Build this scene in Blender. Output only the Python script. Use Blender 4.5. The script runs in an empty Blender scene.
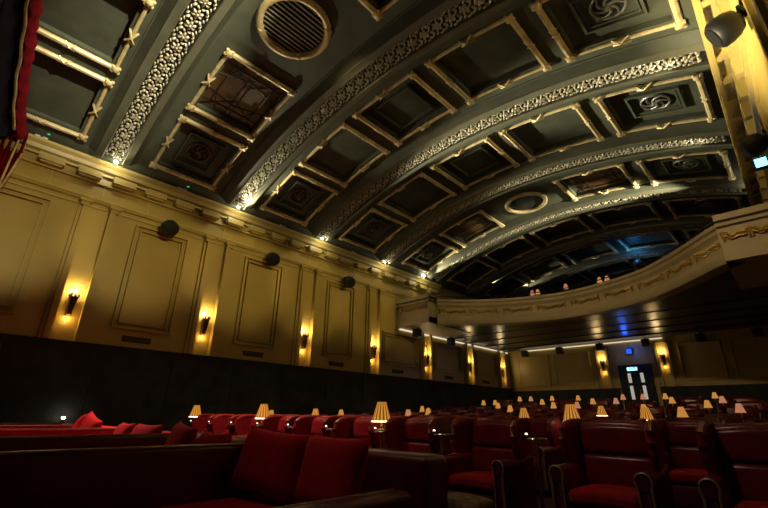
import bpy, bmesh, math, random
from math import sin, cos, pi, radians, sqrt, hypot, atan2
from mathutils import Vector, Matrix
random.seed(7)
COL = bpy.context.scene.collection
# ------------------------------------------------------------------ helpers
class MB:
    """collects shapes of one mesh"""
    def __init__(s): s.v = []; s.f = []; s.mi = []; s.m = 0
    def add(s, vs, fs):
        o = len(s.v); s.v += [tuple(v) for v in vs]
        s.f += [tuple(i + o for i in f) for f in fs]; s.mi += [s.m] * len(fs); return s
    def box(s, a, b):
        (x0, y0, z0), (x1, y1, z1) = a, b
        return s.add([(x0,y0,z0),(x1,y0,z0),(x1,y1,z0),(x0,y1,z0),(x0,y0,z1),(x1,y0,z1),(x1,y1,z1),(x0,y1,z1)],
                     [(0,3,2,1),(4,5,6,7),(0,1,5,4),(1,2,6,5),(2,3,7,6),(3,0,4,7)])
    def soft(s, a, b, r=.03, seg=2, fn=None):
        """rounded box; fn bends its points"""
        bm = bmesh.new(); bmesh.ops.create_cube(bm, size=1)
        for v in bm.verts: v.co = Vector([(a[i]+b[i])/2 + v.co[i]*(b[i]-a[i]) for i in range(3)])
        r = min(r, .49*min(abs(b[i]-a[i]) for i in range(3)))
        bmesh.ops.subdivide_edges(bm, edges=bm.edges[:], cuts=2, use_grid_fill=True) if fn else None
        sharp = [e for e in bm.edges if e.calc_face_angle(0) > 1.0]
        bmesh.ops.bevel(bm, geom=sharp, offset=r, segments=seg, affect='EDGES', profile=.5)
        bm.verts.index_update()
        s.add([(fn(v.co) if fn else v.co) for v in bm.verts], [[v.index for v in f.verts] for f in bm.faces]); bm.free(); return s
    def tube(s, path, r, n=8, closed=False, cap=True):
        P = [Vector(p) for p in path]; N = len(P); rings = []
        up = Vector((0,0,1))
        for i, p in enumerate(P):
            t = (P[(i+1) % N] - P[i-1]) if closed else (P[min(i+1,N-1)] - P[max(i-1,0)])
            t.normalize(); u = up if abs(t.dot(up)) < .95 else Vector((1,0,0))
            a = t.cross(u).normalized(); b = t.cross(a); rr = r[i] if isinstance(r,(list,tuple)) else r
            rings.append([p + a*cos(2*pi*k/n)*rr + b*sin(2*pi*k/n)*rr for k in range(n)])
        vs = [v for R in rings for v in R]; fs = []
        for i in range(N if closed else N-1):
            j = (i+1) % N
            for k in range(n): fs.append((i*n+k, i*n+(k+1)%n, j*n+(k+1)%n, j*n+k))
        if cap and not closed: fs += [tuple(range(n))[::-1], tuple((N-1)*n+k for k in range(n))]
        return s.add(vs, fs)
    def lathe(s, prof, c=(0,0,0), n=16, M=None, wob=None):
        vs = []; fs = []; c = Vector(c)
        for i,(r,z) in enumerate(prof):
            for k in range(n):
                rr = r*(1+(wob if wob and k%2 else 0)); v = Vector((rr*cos(2*pi*k/n), rr*sin(2*pi*k/n), z))
                vs.append((M @ v if M else v)+c)
        for i in range(len(prof)-1):
            for k in range(n): fs.append((i*n+k, i*n+(k+1)%n, (i+1)*n+(k+1)%n, (i+1)*n+k))
        if prof[0][0] > 1e-4: fs.append(tuple(range(n))[::-1])
        if prof[-1][0] > 1e-4: fs.append(tuple((len(prof)-1)*n+k for k in range(n)))
        return s.add(vs, fs)
    def ball(s, c, r, n=8, m=5):
        rx, ry, rz = r if isinstance(r,(list,tuple)) else (r,r,r); c = Vector(c)
        vs = [c+Vector((0,0,-rz))]; fs = []
        for i in range(1,m):
            t = -pi/2+pi*i/m
            for k in range(n): vs.append(c+Vector((rx*cos(t)*cos(2*pi*k/n), ry*cos(t)*sin(2*pi*k/n), rz*sin(t))))
        vs.append(c+Vector((0,0,rz))); L = len(vs)-1
        for k in range(n):
            fs.append((0, 1+(k+1)%n, 1+k)); fs.append((L, L-n+k, L-n+(k+1)%n))
            for i in range(m-2): fs.append((1+i*n+k, 1+i*n+(k+1)%n, 1+(i+1)*n+(k+1)%n, 1+(i+1)*n+k))
        return s.add(vs, fs)
    def sweep(s, rings, closed_prof=False, caps=True):
        n = len(rings[0]); vs = [v for R in rings for v in R]; fs = []
        for i in range(len(rings)-1):
            for k in range(n if closed_prof else n-1):
                k2 = (k+1) % n; fs.append((i*n+k, i*n+k2, (i+1)*n+k2, (i+1)*n+k))
        if caps and closed_prof: fs += [tuple(range(n))[::-1], tuple((len(rings)-1)*n+k for k in range(n))]
        return s.add(vs, fs)
    def prism(s, poly, y0, y1, ax=1):
        """polygon in the other two axes, pushed along axis ax"""
        def pt(p, t): return (p[0], t, p[1]) if ax == 1 else ((t, p[0], p[1]) if ax == 0 else (p[0], p[1], t))
        n = len(poly); vs = [pt(p,y0) for p in poly]+[pt(p,y1) for p in poly]
        return s.add(vs, [tuple(range(n)), tuple(range(2*n-1,n-1,-1))]+[(i,n+i,n+(i+1)%n,(i+1)%n) for i in range(n)])
    def mesh(s, name, mats, smooth=True, ang=40):
        me = bpy.data.meshes.new(name); me.from_pydata(s.v, [], s.f)
        for m in (mats if isinstance(mats,(list,tuple)) else [mats]): me.materials.append(m)
        me.polygons.foreach_set('material_index', s.mi)
        bm = bmesh.new(); bm.from_mesh(me); bmesh.ops.recalc_face_normals(bm, faces=bm.faces); bm.to_mesh(me); bm.free()
        if smooth: me.shade_smooth(); me.set_sharp_from_angle(angle=radians(ang))
        return me
    def build(s, name, mats, parent=None, loc=None, smooth=True, ang=40):
        o = bpy.data.objects.new(name, s.mesh(name, mats, smooth, ang)); COL.objects.link(o)
        if parent: o.parent = parent
        if loc is not None: o.location = loc
        return o
def tag(o, label, cat, group=None, kind=None):
    o['label'] = label; o['category'] = cat
    if group: o['group'] = group
    if kind: o['kind'] = kind
    return o
def struct(o, label=None):
    o['kind'] = 'structure'
    if label: o['label'] = label
    return o
def empty(name, loc=(0,0,0), rz=0):
    o = bpy.data.objects.new(name, None); COL.objects.link(o); o.location = loc; o.rotation_euler = (0,0,rz); o.empty_display_size = .1; return o
def copy_tree(o, parent=None):
    c = o.copy(); COL.objects.link(c)
    if parent: c.parent = parent
    for ch in list(o.children): copy_tree(ch, c)
    return c
# ------------------------------------------------------------------ materials
def mat(name, col, rough=.5, metal=0, var=.15, scale=6, bump=0, spec=None, emit=None, es=0, coat=0, var2=None):
    m = bpy.data.materials.new(name); m.use_nodes = True; nt = m.node_tree; b = nt.nodes['Principled BSDF']
    b.inputs['Roughness'].default_value = rough; b.inputs['Metallic'].default_value = metal
    tc = nt.nodes.new('ShaderNodeTexCoord'); nz = nt.nodes.new('ShaderNodeTexNoise'); nz.inputs['Scale'].default_value = scale; nz.inputs['Detail'].default_value = 4
    nt.links.new(tc.outputs['Object'], nz.inputs['Vector'])
    r = nt.nodes.new('ShaderNodeValToRGB'); r.color_ramp.elements[0].position = .3; r.color_ramp.elements[1].position = .7
    c2 = var2 or [min(1,c*(1+var)) for c in col]
    r.color_ramp.elements[0].color = (*[c*(1-var) for c in col],1); r.color_ramp.elements[1].color = (*c2,1)
    nt.links.new(nz.outputs['Fac'], r.inputs['Fac']); nt.links.new(r.outputs['Color'], b.inputs['Base Color'])
    if bump:
        bp = nt.nodes.new('ShaderNodeBump'); bp.inputs['Strength'].default_value = bump; bp.inputs['Distance'].default_value = .01
        nt.links.new(nz.outputs['Fac'], bp.inputs['Height']); nt.links.new(bp.outputs['Normal'], b.inputs['Normal'])
    if spec is not None: b.inputs['Specular IOR Level'].default_value = spec
    if coat: b.inputs['Coat Weight'].default_value = coat
    if emit: b.inputs['Emission Color'].default_value = (*emit,1); b.inputs['Emission Strength'].default_value = es
    return m
def glow(name, col, s):
    m = mat(name, (.02,.02,.02), .6, emit=col, es=s); return m
M = {}
M['wall']    = mat('cream_ochre_paint', (.52,.37,.095), .40, var=.06, scale=1.5, bump=.02)
M['wallcornice'] = mat('cream_gloss_paint', (.60,.45,.15), .38, var=.06, scale=2)
M['dado']    = mat('black_fabric_panel', (.040,.046,.046), .8, var=.3, scale=3, spec=.25)
M['ceil']    = mat('grey_green_ceiling_paint', (.088,.092,.064), .55, var=.18, scale=1.6, bump=.05, spec=.25)
M['panel']   = mat('shaded_panel_paint', (.075,.078,.055), .5, var=.2, scale=2, spec=.25)  # ceiling paint, darkened for the shade inside the coffers
M['ribp']    = mat('lit_rib_paint', (.14,.135,.09), .55, var=.12, scale=3, spec=.25)  # ceiling paint, made paler for the light on the ribs
M['silver']  = mat('silvered_plaster', (.46,.41,.29), .42, metal=.25, var=.2, scale=12)
M['pit']     = mat('dark_ground_of_ornament', (.02,.02,.016), .7)
M['gilt']    = mat('antique_gilt_moulding', (.72,.56,.29), .42, metal=.12, var=.25, scale=5)
M['gold']    = mat('bright_gilt', (.50,.32,.09), .42, metal=.5, var=.25, scale=8)
M['amber']   = mat('amber_grille_cloth', (.10,.052,.02), .35, var=.55, scale=1.4, emit=(.5,.2,.04), es=.012)
M['iron']    = mat('black_iron', (.012,.012,.012), .45, metal=.2)
M['black']   = mat('black_speaker_plastic', (.006,.006,.007), .55)
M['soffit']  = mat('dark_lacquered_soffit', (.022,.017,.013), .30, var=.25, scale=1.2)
M['balc']    = mat('cream_balcony_plaster', (.50,.40,.24), .5, var=.08, scale=3)
M['leather'] = mat('oxblood_leather', (.20,.008,.012), .28, var=.25, scale=7, bump=.08)
M['leather_dark'] = mat('dark_oxblood_leather', (.11,.005,.009), .36, var=.3, scale=7, bump=.08)
M['seatred'] = mat('red_velvet_seat', (.36,.007,.010), .75, var=.2, scale=9, bump=.05, spec=.2)
M['velvet']  = mat('red_velvet_cushion', (.50,.007,.009), .85, var=.15, scale=14, bump=.06, spec=.15)
M['curtain'] = mat('crimson_house_curtain', (.26,.006,.016), .85, var=.2, scale=5, spec=.15)
M['navy']    = mat('navy_black_drape', (.012,.012,.045), .8, var=.4, scale=1.5)
M['wood']    = mat('dark_stained_wood', (.03,.014,.008), .35, var=.4, scale=4)
M['chrome']  = mat('polished_nickel', (.65,.63,.6), .2, metal=1, var=.05)
M['brass']   = mat('aged_brass', (.42,.27,.10), .32, metal=.9, var=.2)
M['nail']    = mat('brass_nail_trim', (.34,.22,.15), .42, metal=.4, var=.2, scale=40)
M['carpet']  = mat('dark_red_carpet', (.035,.008,.009), .95, var=.5, scale=5)
M['tuft']    = mat('brown_gold_patterned_fabric', (.05,.025,.015), .8, var=.6, scale=9, var2=(.30,.17,.08))
M['bronze']  = mat('bronze_grille', (.10,.055,.03), .45, metal=.3)
M['gunmetal'] = mat('dull_gunmetal', (.20,.19,.165), .4, metal=.3)
M['white']   = mat('white_fitting', (.6,.58,.52), .4)
def shade_mat():
    m = mat('amber_pleated_silk', (.25,.10,.02), .8, var=.1, spec=.1); nt = m.node_tree; b = nt.nodes['Principled BSDF']
    tc = nt.nodes.new('ShaderNodeTexCoord'); s = nt.nodes.new('ShaderNodeSeparateXYZ'); nt.links.new(tc.outputs['Object'], s.inputs[0])
    at = nt.nodes.new('ShaderNodeMath'); at.operation = 'ARCTAN2'; nt.links.new(s.outputs['Y'], at.inputs[0]); nt.links.new(s.outputs['X'], at.inputs[1])
    mu = nt.nodes.new('ShaderNodeMath'); mu.operation = 'MULTIPLY'; mu.inputs[1].default_value = 14; nt.links.new(at.outputs[0], mu.inputs[0])
    sn = nt.nodes.new('ShaderNodeMath'); sn.operation = 'SINE'; nt.links.new(mu.outputs[0], sn.inputs[0])
    r = nt.nodes.new('ShaderNodeMapRange'); r.inputs[1].default_value = -1; r.inputs[3].default_value = .10; r.inputs[4].default_value = 1.0
    nt.links.new(sn.outputs[0], r.inputs[0])
    ml = nt.nodes.new('ShaderNodeMath'); ml.operation = 'MULTIPLY'; ml.inputs[1].default_value = .72; nt.links.new(r.outputs[0], ml.inputs[0])
    b.inputs['Emission Color'].default_value = (1.0,.40,.06,1); nt.links.new(ml.outputs[0], b.inputs['Emission Strength'])
    return m
M['shade'] = shade_mat()                                   # the silk lets the bulb's light through between the folds
M['shadepink'] = glow('rosy_silk_lit_from_inside', (1.0,.38,.20), .45)
M['shadefar'] = glow('amber_silk_lit_from_inside', (1.0,.43,.09), .5)
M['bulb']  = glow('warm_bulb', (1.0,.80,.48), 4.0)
M['hot']   = glow('spot_lens', (1.0,.93,.72), 30.0)
M['cove']  = glow('cove_strip_light', (1.0,.88,.66), .9)
M['cyan']  = glow('exit_sign_face', (.45,1.0,.95), 1.6)
M['pane']  = glow('lit_lobby_pane', (1.0,.92,.80), .38)
M['blue']  = glow('blue_lamp_lens', (.02,.10,1.0), 1.2)
M['bluehot'] = glow('cyan_lamp_lens', (.10,.65,1.0), 7.0)
M['green'] = glow('green_pilot', (.05,1.0,.35), .6)
# ------------------------------------------------------------------ room numbers
CX, CZ, R = -5.32, -6.57, 15.48           # the barrel vault
TL, TR = -26.0, 22.15
XW, XR = -12.2, .66
YF, YR, YB = -1.0, 23.4, 27.0
def vault(t, y, d=0): a = radians(t); return Vector((CX+(R-d)*sin(a), y, CZ+(R-d)*cos(a)))
def rise(y): return .0035*max(0, y-5)**2
def lin(a, b, n): return [a+(b-a)*i/n for i in range(n+1)]

# ------------------------------------------------------------------ floor and walls
ys = lin(YF-.1, 5, 4)[:-1]+lin(5, YR+.2, 40)
fl = MB().sweep([[(XW-.2,y,rise(y)),(XR+.2,y,rise(y))] for y in ys]).build('floor', M['carpet']); struct(fl, 'dark red carpeted floor rising to the rear')
wl = MB(); wl.box((XW-.2,YF-.2,0),(XW,YB+.2,7.42)); wl = wl.build('wall_left', M['wall']); struct(wl, 'cream panelled side wall with dark lower part')
wr = MB(); wr.box((XR,YF-.2,0),(XR+.2,YB+.2,7.9)); wr = wr.build('wall_right', M['wall']); struct(wr)
wb = MB(); wb.box((XW-.2,YR,0),(XR+.2,YR+.2,4.9)); wb = wb.build('wall_rear', M['wall']); struct(wb, 'cream rear wall under the balcony')
wu = MB(); wu.box((XW-.2,YB,4.9),(XR+.2,YB+.2,9.4)); wu = wu.build('wall_upper', M['panel']); struct(wu)
wf = MB(); wf.box((XW-.2,YF-.2,-.1),(XR+.2,YF,9.4)); wf = wf.build('wall_front', M['navy']); struct(wf, 'navy black drapes behind the house curtain')
# black lower wall covering
d = MB()
for k in range(14):
    a, b = YF+k*1.78, min(YR-.01, YF+(k+1)*1.78-.02)
    d.box((XW-.01,a,-.05),(XW+.05,b,2.60))
d.box((XW-.01,YF,2.60),(XW+.07,YR-.01,2.66))
struct(d.build('trim_1', M['dado'], ang=20), 'black fabric lower wall beside the seats')
d = MB(); d.box((XW+.05,YR-.05,1.0),(-6.42,YR+.01,2.52)); d.box((-4.72,YR-.05,1.0),(XR,YR+.01,2.52))
struct(d.build('trim_2', M['dado']), 'black lower part of the rear wall')

# pilasters of the left wall: two raised ribs round a sunken strip, a small capital on top
PIL = [-1.65, 1.77, 5.02, 8.57, 11.97, 15.41, 18.99, 22.35]
for y in PIL:
    top = 6.14 if y < 13 else 4.72; p = MB()
    for s in (-1,1):
        a, b = sorted((y+s*.24, y+s*.37)); p.box((XW-.01,a,2.66),(XW+.17,b,top))
        a, b = sorted((y+s*.37, y+s*.44)); p.box((XW-.01,a,2.66),(XW+.08,b,top))
        if y < 13:
            a, b = sorted((y+s*.20, y+s*.47)); p.box((XW-.01,a,top-.02),(XW+.22,b,top+.07)); p.box((XW-.01,a+.04,top-.12),(XW+.19,b-.04,top-.02))
    p.build('pilaster', M['wall'], wl, ang=20)
def frame_bars(p, y0, y1, z0, z1, w, x0, x1):
    p.box((x0,y0,z0),(x1,y1,z0+w)); p.box((x0,y0,z1-w),(x1,y1,z1)); p.box((x0,y0,z0+w),(x1,y0+w,z1-w)); p.box((x0,y1-w,z0+w),(x1,y1,z1-w))
for c, h in ((.04,1.55),(3.41,1.44),(6.70,1.44),(10.13,1.40),(13.65,2.3),(17.2,2.3),(20.7,2.2)):
    zt = 5.95 if c < 12 else 4.45; p = MB(); x = XW-.01
    frame_bars(p, c-h/2, c+h/2, 3.10, zt, .05, x, XW+.10); frame_bars(p, c-h/2+.05, c+h/2-.05, 3.15, zt-.05, .05, x, XW+.025)
    frame_bars(p, c-h/2+.13, c+h/2-.13, 3.23, zt-.13, .04, x, XW+.085)
    p.build('panel_moulding', M['wall'], wl, ang=20)
# cornice with modillions and frieze lines
c = MB()
c.prism([(XW-.01,7.0),(XW+.10,7.0),(XW+.10,7.06),(XW+.20,7.10),(XW+.23,7.20),(XW+.30,7.27),(XW+.30,7.34),(XW-.01,7.34)], YF, 16.5)
c.prism([(XW-.01,6.74),(XW+.07,6.74),(XW+.07,6.80),(XW-.01,6.80)], YF, 16.5)
c.prism([(XW-.01,6.22),(XW+.05,6.22),(XW+.09,6.30),(XW+.09,6.34),(XW-.01,6.36)], YF, 16.5)
c.prism([(XW-.01,6.08),(XW+.03,6.08),(XW+.03,6.12),(XW-.01,6.12)], YF, 16.5)
for k in range(21):
    y = -.55+k*.81; c.box((XW-.01,y,6.84),(XW+.25,y+.54,7.02)); c.box((XW-.01,y+.05,6.79),(XW+.20,y+.49,6.85))
for k in range(14):
    y = 1.77-3.4+k*1.13; c.box((XW-.01,y-.02,6.36),(XW+.015,y+.02,6.74))
struct(c.build('trim_3', M['wallcornice'], ang=25), 'cream cornice with flat brackets along the side wall')
# right wall: coffered cornice, frieze and plain pilasters
c = MB(); c.box((.24,YF,7.14),(.36,16.5,7.32)); c.box((.30,YF,7.20),(XR+.01,16.5,7.36)); c.box((.27,YF,7.09),(.33,16.5,7.14))
c.box((.50,YF,6.98),(XR+.01,16.5,7.05)); c.box((.585,YF,6.3),(XR+.01,16.5,6.42)); c.box((.62,YF,6.0),(XR+.01,16.5,6.08))
for k in range(24):
    y = -.8+k*.74; c.box((.335,y,7.10),(XR+.01,y+.14,7.21)); c.box((.50,y+.01,6.62),(XR+.01,y+.15,7.06))
struct(c.build('trim_4', M['wallcornice'], ang=25), 'cream coffered cornice of the near side wall')
p = MB()
for y in PIL[1:5]:
    for s in (-1,1): a, b = sorted((y+s*.24,y+s*.37)); p.box((XR-.05,a,2.6),(XR+.01,b,6.1))
struct(p.build('trim_5', M['wall'], ang=20))
struct(MB().box((.50,YF,7.3),(.60,YB,7.95)).build('trim_6', M['panel']))

# ------------------------------------------------------------------ vaulted ceiling
BAY = {'0':(-.80,.92),'A':(2.60,4.30),'B':(6.03,7.75),'C':(9.48,11.33),'D':(13.18,14.93),'E':(16.62,18.35),'F':(20.05,21.8),'G':(23.5,25.2)}
SEC = [(-23.75,-16.95),(-15.35,-8.05),(-6.15,1.25),(3.25,10.85),(12.85,20.3)]
NOFRAME = {('A',2),('D',2)}                # round openings instead of a square coffer
yc = sorted({YF-.1, YB}|{e for b in BAY.values() for e in (b[0]+.10, b[1]-.10)})
tcut = sorted({TL,TR}|{e for s in SEC for e in (s[0]+.4,s[1]-.4)})
ts = []
for a, b in zip(tcut, tcut[1:]): ts += lin(a, b, max(1, round((b-a)/1.3)))[:-1]
ts.append(TR)
def depth(tm, ym):
    for kb, b in BAY.items():
        if b[0]+.1 < ym < b[1]-.1:
            for i, s in enumerate(SEC):
                if s[0]+.4 < tm < s[1]-.4 and (kb,i) not in NOFRAME: return .13
    return 0
cm = MB(); nT, nY = len(ts)-1, len(yc)-1
D = [[depth((ts[i]+ts[i+1])/2,(yc[j]+yc[j+1])/2) for j in range(nY)] for i in range(nT)]
for i in range(nT):
    for j in range(nY):
        dd = D[i][j]; cm.m = 1 if dd else 0
        cm.add([vault(ts[i],yc[j],-dd),vault(ts[i+1],yc[j],-dd),vault(ts[i+1],yc[j+1],-dd),vault(ts[i],yc[j+1],-dd)], [(0,1,2,3)])
        cm.m = 0
        if i+1 < nT and D[i+1][j] != dd: cm.add([vault(ts[i+1],yc[j],0),vault(ts[i+1],yc[j+1],0),vault(ts[i+1],yc[j+1],-.13),vault(ts[i+1],yc[j],-.13)], [(0,1,2,3)])
        if j+1 < nY and D[i][j+1] != dd: cm.add([vault(ts[i],yc[j+1],0),vault(ts[i+1],yc[j+1],0),vault(ts[i+1],yc[j+1],-.13),vault(ts[i],yc[j+1],-.13)], [(0,1,2,3)])
ceil = cm.build('ceiling', [M['ceil'],M['panel']], ang=25); struct(ceil, 'dark barrel vaulted ceiling with ribs and gilt framed coffers')
# ribs: stepped soffit with a pierced ornamental band
RIBS = [1.67, 5.20, 8.60, 12.05, 15.50, 18.95, 22.40]
prof = [(-.58,-.02),(-.58,.02),(-.55,.03),(-.47,.13),(-.41,.20),(-.395,.235),(-.28,.255),(-.245,.275),(-.225,.26),(-.225,.19)]
prof = prof + [(-a,b) for a,b in prof[::-1]]
TA = lin(-24.5, TR, 56)
rib_me = MB()
for i0, i1, mi in ((0,5,1),(4,10,0),(10,16,0),(14,20,1)):
    rib_me.m = mi; rib_me.sweep([[vault(t,dy,dd) for dy,dd in prof[i0:i1]] for t in TA])
rib_me.m = 1; rib_me.add([vault(-24.5,dy,dd) for dy,dd in prof], [tuple(range(len(prof)))])
RIBMESH = rib_me.mesh('rib', [M['ribp'],M['ceil']], ang=30)
orn = MB(); orn.m = 1
orn.sweep([[vault(t,dy,.192) for dy in (-.225,.225)] for t in TA]); orn.m = 0
pitch = degrees_per = math.degrees(.34/R); n = int((TR+24.4)/pitch)
def loc_pt(t0, u, v, h):
    v *= .96                   # u along the arc, v along the room, h towards the floor
    return vault(t0+math.degrees(u/R), v, .192+h)
for k in range(n):
    t0 = -24.4+(k+.5)*pitch
    pet = [(0,0,.035,.035,.075,0)]
    for q in range(6): a = q*pi/3; pet.append((.075*cos(a),.075*sin(a),.052,.034,.055,a))
    for v_ in (-1,1):
        pet += [(.17,v_*.055,.05,.026,.05,v_*.9),(.17,v_*.135,.06,.030,.055,-v_*.7),(.085,v_*.165,.05,.022,.045,v_*.5),(0,v_*.20,.05,.022,.04,0),(-.085,v_*.165,.05,.022,.045,-v_*.5)]
    for (u,v,ru,rv,hh,an) in pet:
        vs = [loc_pt(t0,u,v,hh)]; m8 = 7
        for q in range(m8): a = 2*pi*q/m8; vs.append(loc_pt(t0,u+.7*(ru*cos(a)*cos(an)-rv*sin(a)*sin(an)),v+.7*(ru*cos(a)*sin(an)+rv*sin(a)*cos(an)),hh*.75))
        for q in range(m8): a = 2*pi*q/m8; vs.append(loc_pt(t0,u+ru*cos(a)*cos(an)-rv*sin(a)*sin(an),v+ru*cos(a)*sin(an)+rv*sin(a)*cos(an),0))
        fs = [(0,1+q,1+(q+1)%m8) for q in range(m8)]+[(1+q,1+m8+q,1+m8+(q+1)%m8,1+(q+1)%m8) for q in range(m8)]
        orn.add(vs, fs)
ORN = orn.mesh('ornament_band', [M['silver'],M['pit']], ang=50)
for y in RIBS:
    r_ = bpy.data.objects.new('rib', RIBMESH); COL.objects.link(r_); r_.parent = ceil; r_.location = (0,y,0)
    o_ = bpy.data.objects.new('ornament_band', ORN); COL.objects.link(o_); o_.parent = r_
# coffers
def curve_bar(t0, t1, y, r, d):  return [vault(t, y, d) for t in lin(t0,t1,8)]
def coffer(kb, i):
    y0, y1 = BAY[kb]; t0, t1 = SEC[i]; ym, tm = (y0+y1)/2, (t0+t1)/2; f = MB(); r = .062; d = .035
    # reeded frame bars
    for t in (t0,t1):
        f.tube([vault(t,y0,d),vault(t,ym,d),vault(t,y1,d)], r, 8)
    for y in (y0,y1): f.tube(curve_bar(t0,t1,y,r,.02), .045, 8)
    # ribbon ties in the middle of each bar and leaf bosses in the corners
    da = math.degrees(1/R)
    for t in (t0,t1):
        for s in (-1,1): f.tube([vault(t-.075*da,ym-s*.10,d),vault(t,ym,d+.075),vault(t+.075*da,ym+s*.10,d)], .022, 6)
    for y in (y0,y1):
        for s in (-1,1): f.tube([vault(tm-s*.16*da,y-.085,d),vault(tm,y,d+.08),vault(tm+s*.16*da,y+.085,d)], .024, 6)
    for t in (t0,t1):
        for y in (y0,y1):
            f.ball(vault(t,y,.07), (.09,.09,.06))
            for q in range(4): a = pi/4+q*pi/2; f.ball(vault(t+.085*cos(a)*da,y+.085*sin(a),.06), .045, 6, 4)
    fr = f.build('coffer_frame', M['gilt'], ceil)
    c = vault(tm, ym, -.13); a = radians(tm); X = Vector((cos(a),0,-sin(a))); Y = Vector((0,1,0)); Z = Vector((-sin(a),0,-cos(a)))
    Mx = Matrix((X,Y,Z)).transposed()
    def loc(u,v,h): return c+Mx@Vector((u,v,h))
    def rect(u,v,w,h0,h1,mb):
        for a_,b_ in (((-u,-v),(u,-v+w)),((-u,v-w),(u,v)),((-u,-v+w),(-u+w,v-w)),((u-w,-v+w),(u,v-w))):
            mb.add([loc(p,q,h) for h in (h0,h1) for p,q in ((a_[0],a_[1]),(b_[0],a_[1]),(b_[0],b_[1]),(a_[0],b_[1]))],
                   [(0,3,2,1),(4,5,6,7),(0,1,5,4),(1,2,6,5),(2,3,7,6),(3,0,4,7)])
    small = i in (0,4) and kb != '0'
    if small:
        q = MB(); rect(.56,.48,.05,-.03,.09,q); rect(.47,.39,.03,-.03,.05,q); q.build('inner_frame', M['ceil'], fr, ang=20)
        q = MB(); q.lathe([(.001,.10),(.05,.10),(.07,.07),(.07,.0)], c, 12, Mx)
        for k in range(6):
            a_ = k*pi/3; pts = [loc((.07+.2*u)*cos(a_+u*1.1),(.07+.2*u)*sin(a_+u*1.1),.05) for u in (0,.33,.66,1)]
            q.tube(pts, [.035,.03,.022,.01], 6)
        q.tube([loc(.30*cos(a_),.30*sin(a_),.03) for a_ in [k*pi/10 for k in range(20)]], .03, 6, closed=True)
        q.build('rosette', M['gunmetal'] if i == 4 else M['bronze'], fr)
        q = MB(); q.lathe([(.001,.012),(.285,.012),(.29,0)], c, 20, Mx); q.build('rosette_recess', M['pit'], fr)
    elif (kb in 'AD' and i in (1,3)):
        q = MB(); q.add([loc(-.86,-.74,.02),(loc(.86,-.74,.02)),loc(.86,.74,.02),loc(-.86,.74,.02)], [(0,1,2,3)]); q.build('amber_screen', M['amber'], fr)
        q = MB()
        rect(.62,.55,.03,0,.05,q)
        for s in (-1,1):
            q.tube([loc(-.86,s*.3,.03),loc(-.3,s*.52,.03),loc(.3,s*.52,.03),loc(.86,s*.3,.03)], .014, 5)
            q.tube([loc(s*.25,-.74,.03),loc(s*.45,0,.03),loc(s*.25,.74,.03)], .014, 5)
            q.tube([loc(-.86,s*.74,.03),loc(-.25,0,.03)], .014, 5); q.tube([loc(.86,s*.74,.03),loc(.25,0,.03)], .014, 5)
            q.tube([loc(s*.62,-.74,.03),loc(s*.62,.74,.03)], .012, 5); q.tube([loc(-.86,s*.06,.03),loc(.86,s*.06,.03)], .012, 5)
        q.build('lattice', M['iron'], fr)
    elif kb in 'BC' and i == 2 or kb == 'C' and i == 2:
        q = MB(); rect(.60,.56,.03,-.03,.11,q); q.build('inner_frame', M['ceil'], fr, ang=20)
for kb in BAY:
    for i in range(5):
        if (kb,i) in NOFRAME: continue
        coffer(kb, i)
# round openings
def round_vent(y, t, slats, label):
    a = radians(t); X = Vector((cos(a),0,-sin(a))); Y = Vector((0,1,0)); Z = Vector((-sin(a),0,-cos(a))); Mx = Matrix((X,Y,Z)).transposed()
    root = empty('ceiling_vent', vault(t,y,0)); root.rotation_euler = Mx.to_euler()
    f = MB(); f.tube([(.72*cos(k*pi/20),.72*sin(k*pi/20),.05) for k in range(40)], .075, 10, closed=True)
    for k in range(4):
        b_ = k*pi/2+pi/4
        for s in (-1,1): f.tube([(.64*cos(b_-s*.10),.64*sin(b_-s*.10),.06),(.72*cos(b_),.72*sin(b_),.135),(.80*cos(b_+s*.10),.80*sin(b_+s*.10),.06)], .02, 6)
    f.build('ring_moulding', M['gilt'], root)
    g = MB(); g.lathe([(.001,.012),(.70,.012),(.705,0)], n=40); g.build('backing', M['pit'], root)
    if slats:
        s = MB()
        for k in range(-6,7):
            u = k*.10; w = sqrt(max(0,.66**2-u*u)); s.box((u-.010,-w,.03),(u+.010,w,.05))
        s.build('slats', M['silver'], root, ang=20)
    return tag(root, label, 'vent')
round_vent(3.30, -2.45, True, 'round slatted vent with gilt ring in the ceiling, largest opening at the top')
round_vent(14.0, -2.35, False, 'dark round ceiling opening with plain ring, far down the vault above the balcony')

# ------------------------------------------------------------------ house curtain at the proscenium
root = empty('house_curtain', (-12,-.3,6))
def edge_y(t):
    pts = [(-26,-.04),(-23.7,-.19),(-20.3,-.34),(-17,-.42),(-12.9,-.53),(0,-.72),(17,-.85)]
    for (a,ya),(b,yb) in zip(pts,pts[1:]):
        if t <= b: return ya+(yb-ya)*(t-a)/(b-a)
    return -.85
q = MB(); rings = []
for k, t in enumerate(lin(-25.5, 16, 160)):
    w = .022*sin(k*1.1)+.012*sin(k*.43); e = edge_y(t)
    rings.append([vault(t,e-.02+w*.4,.02),vault(t,e+w,.16),vault(t,e-.02+w,.34),vault(t,e-.12+w,.44),vault(t,e-.24+w,.36),vault(t,e-.26+w*.5,.02)])
q.sweep(rings)
rings = []
for k in range(34):
    y = -.03-.022*k; zb = 6.75-1.2*min(1,k/8)**.8-.25*max(0,(k-8)/26); x = XW+.24+.09*sin(k*1.2)
    rings.append([(x+.05*u,y-.10*u*u*0,7.36*(1-u)+zb*u) for u in lin(0,1,8)])
q.sweep(rings); cu = q.build('drape', M['curtain'], root, (12,.3,-6), ang=60)
q = MB()
q.tube([vault(t,edge_y(t)-.17+.012*sin(k*.9),.45) for k,t in enumerate(lin(-24.5,16,90))], .030, 6)
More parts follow.
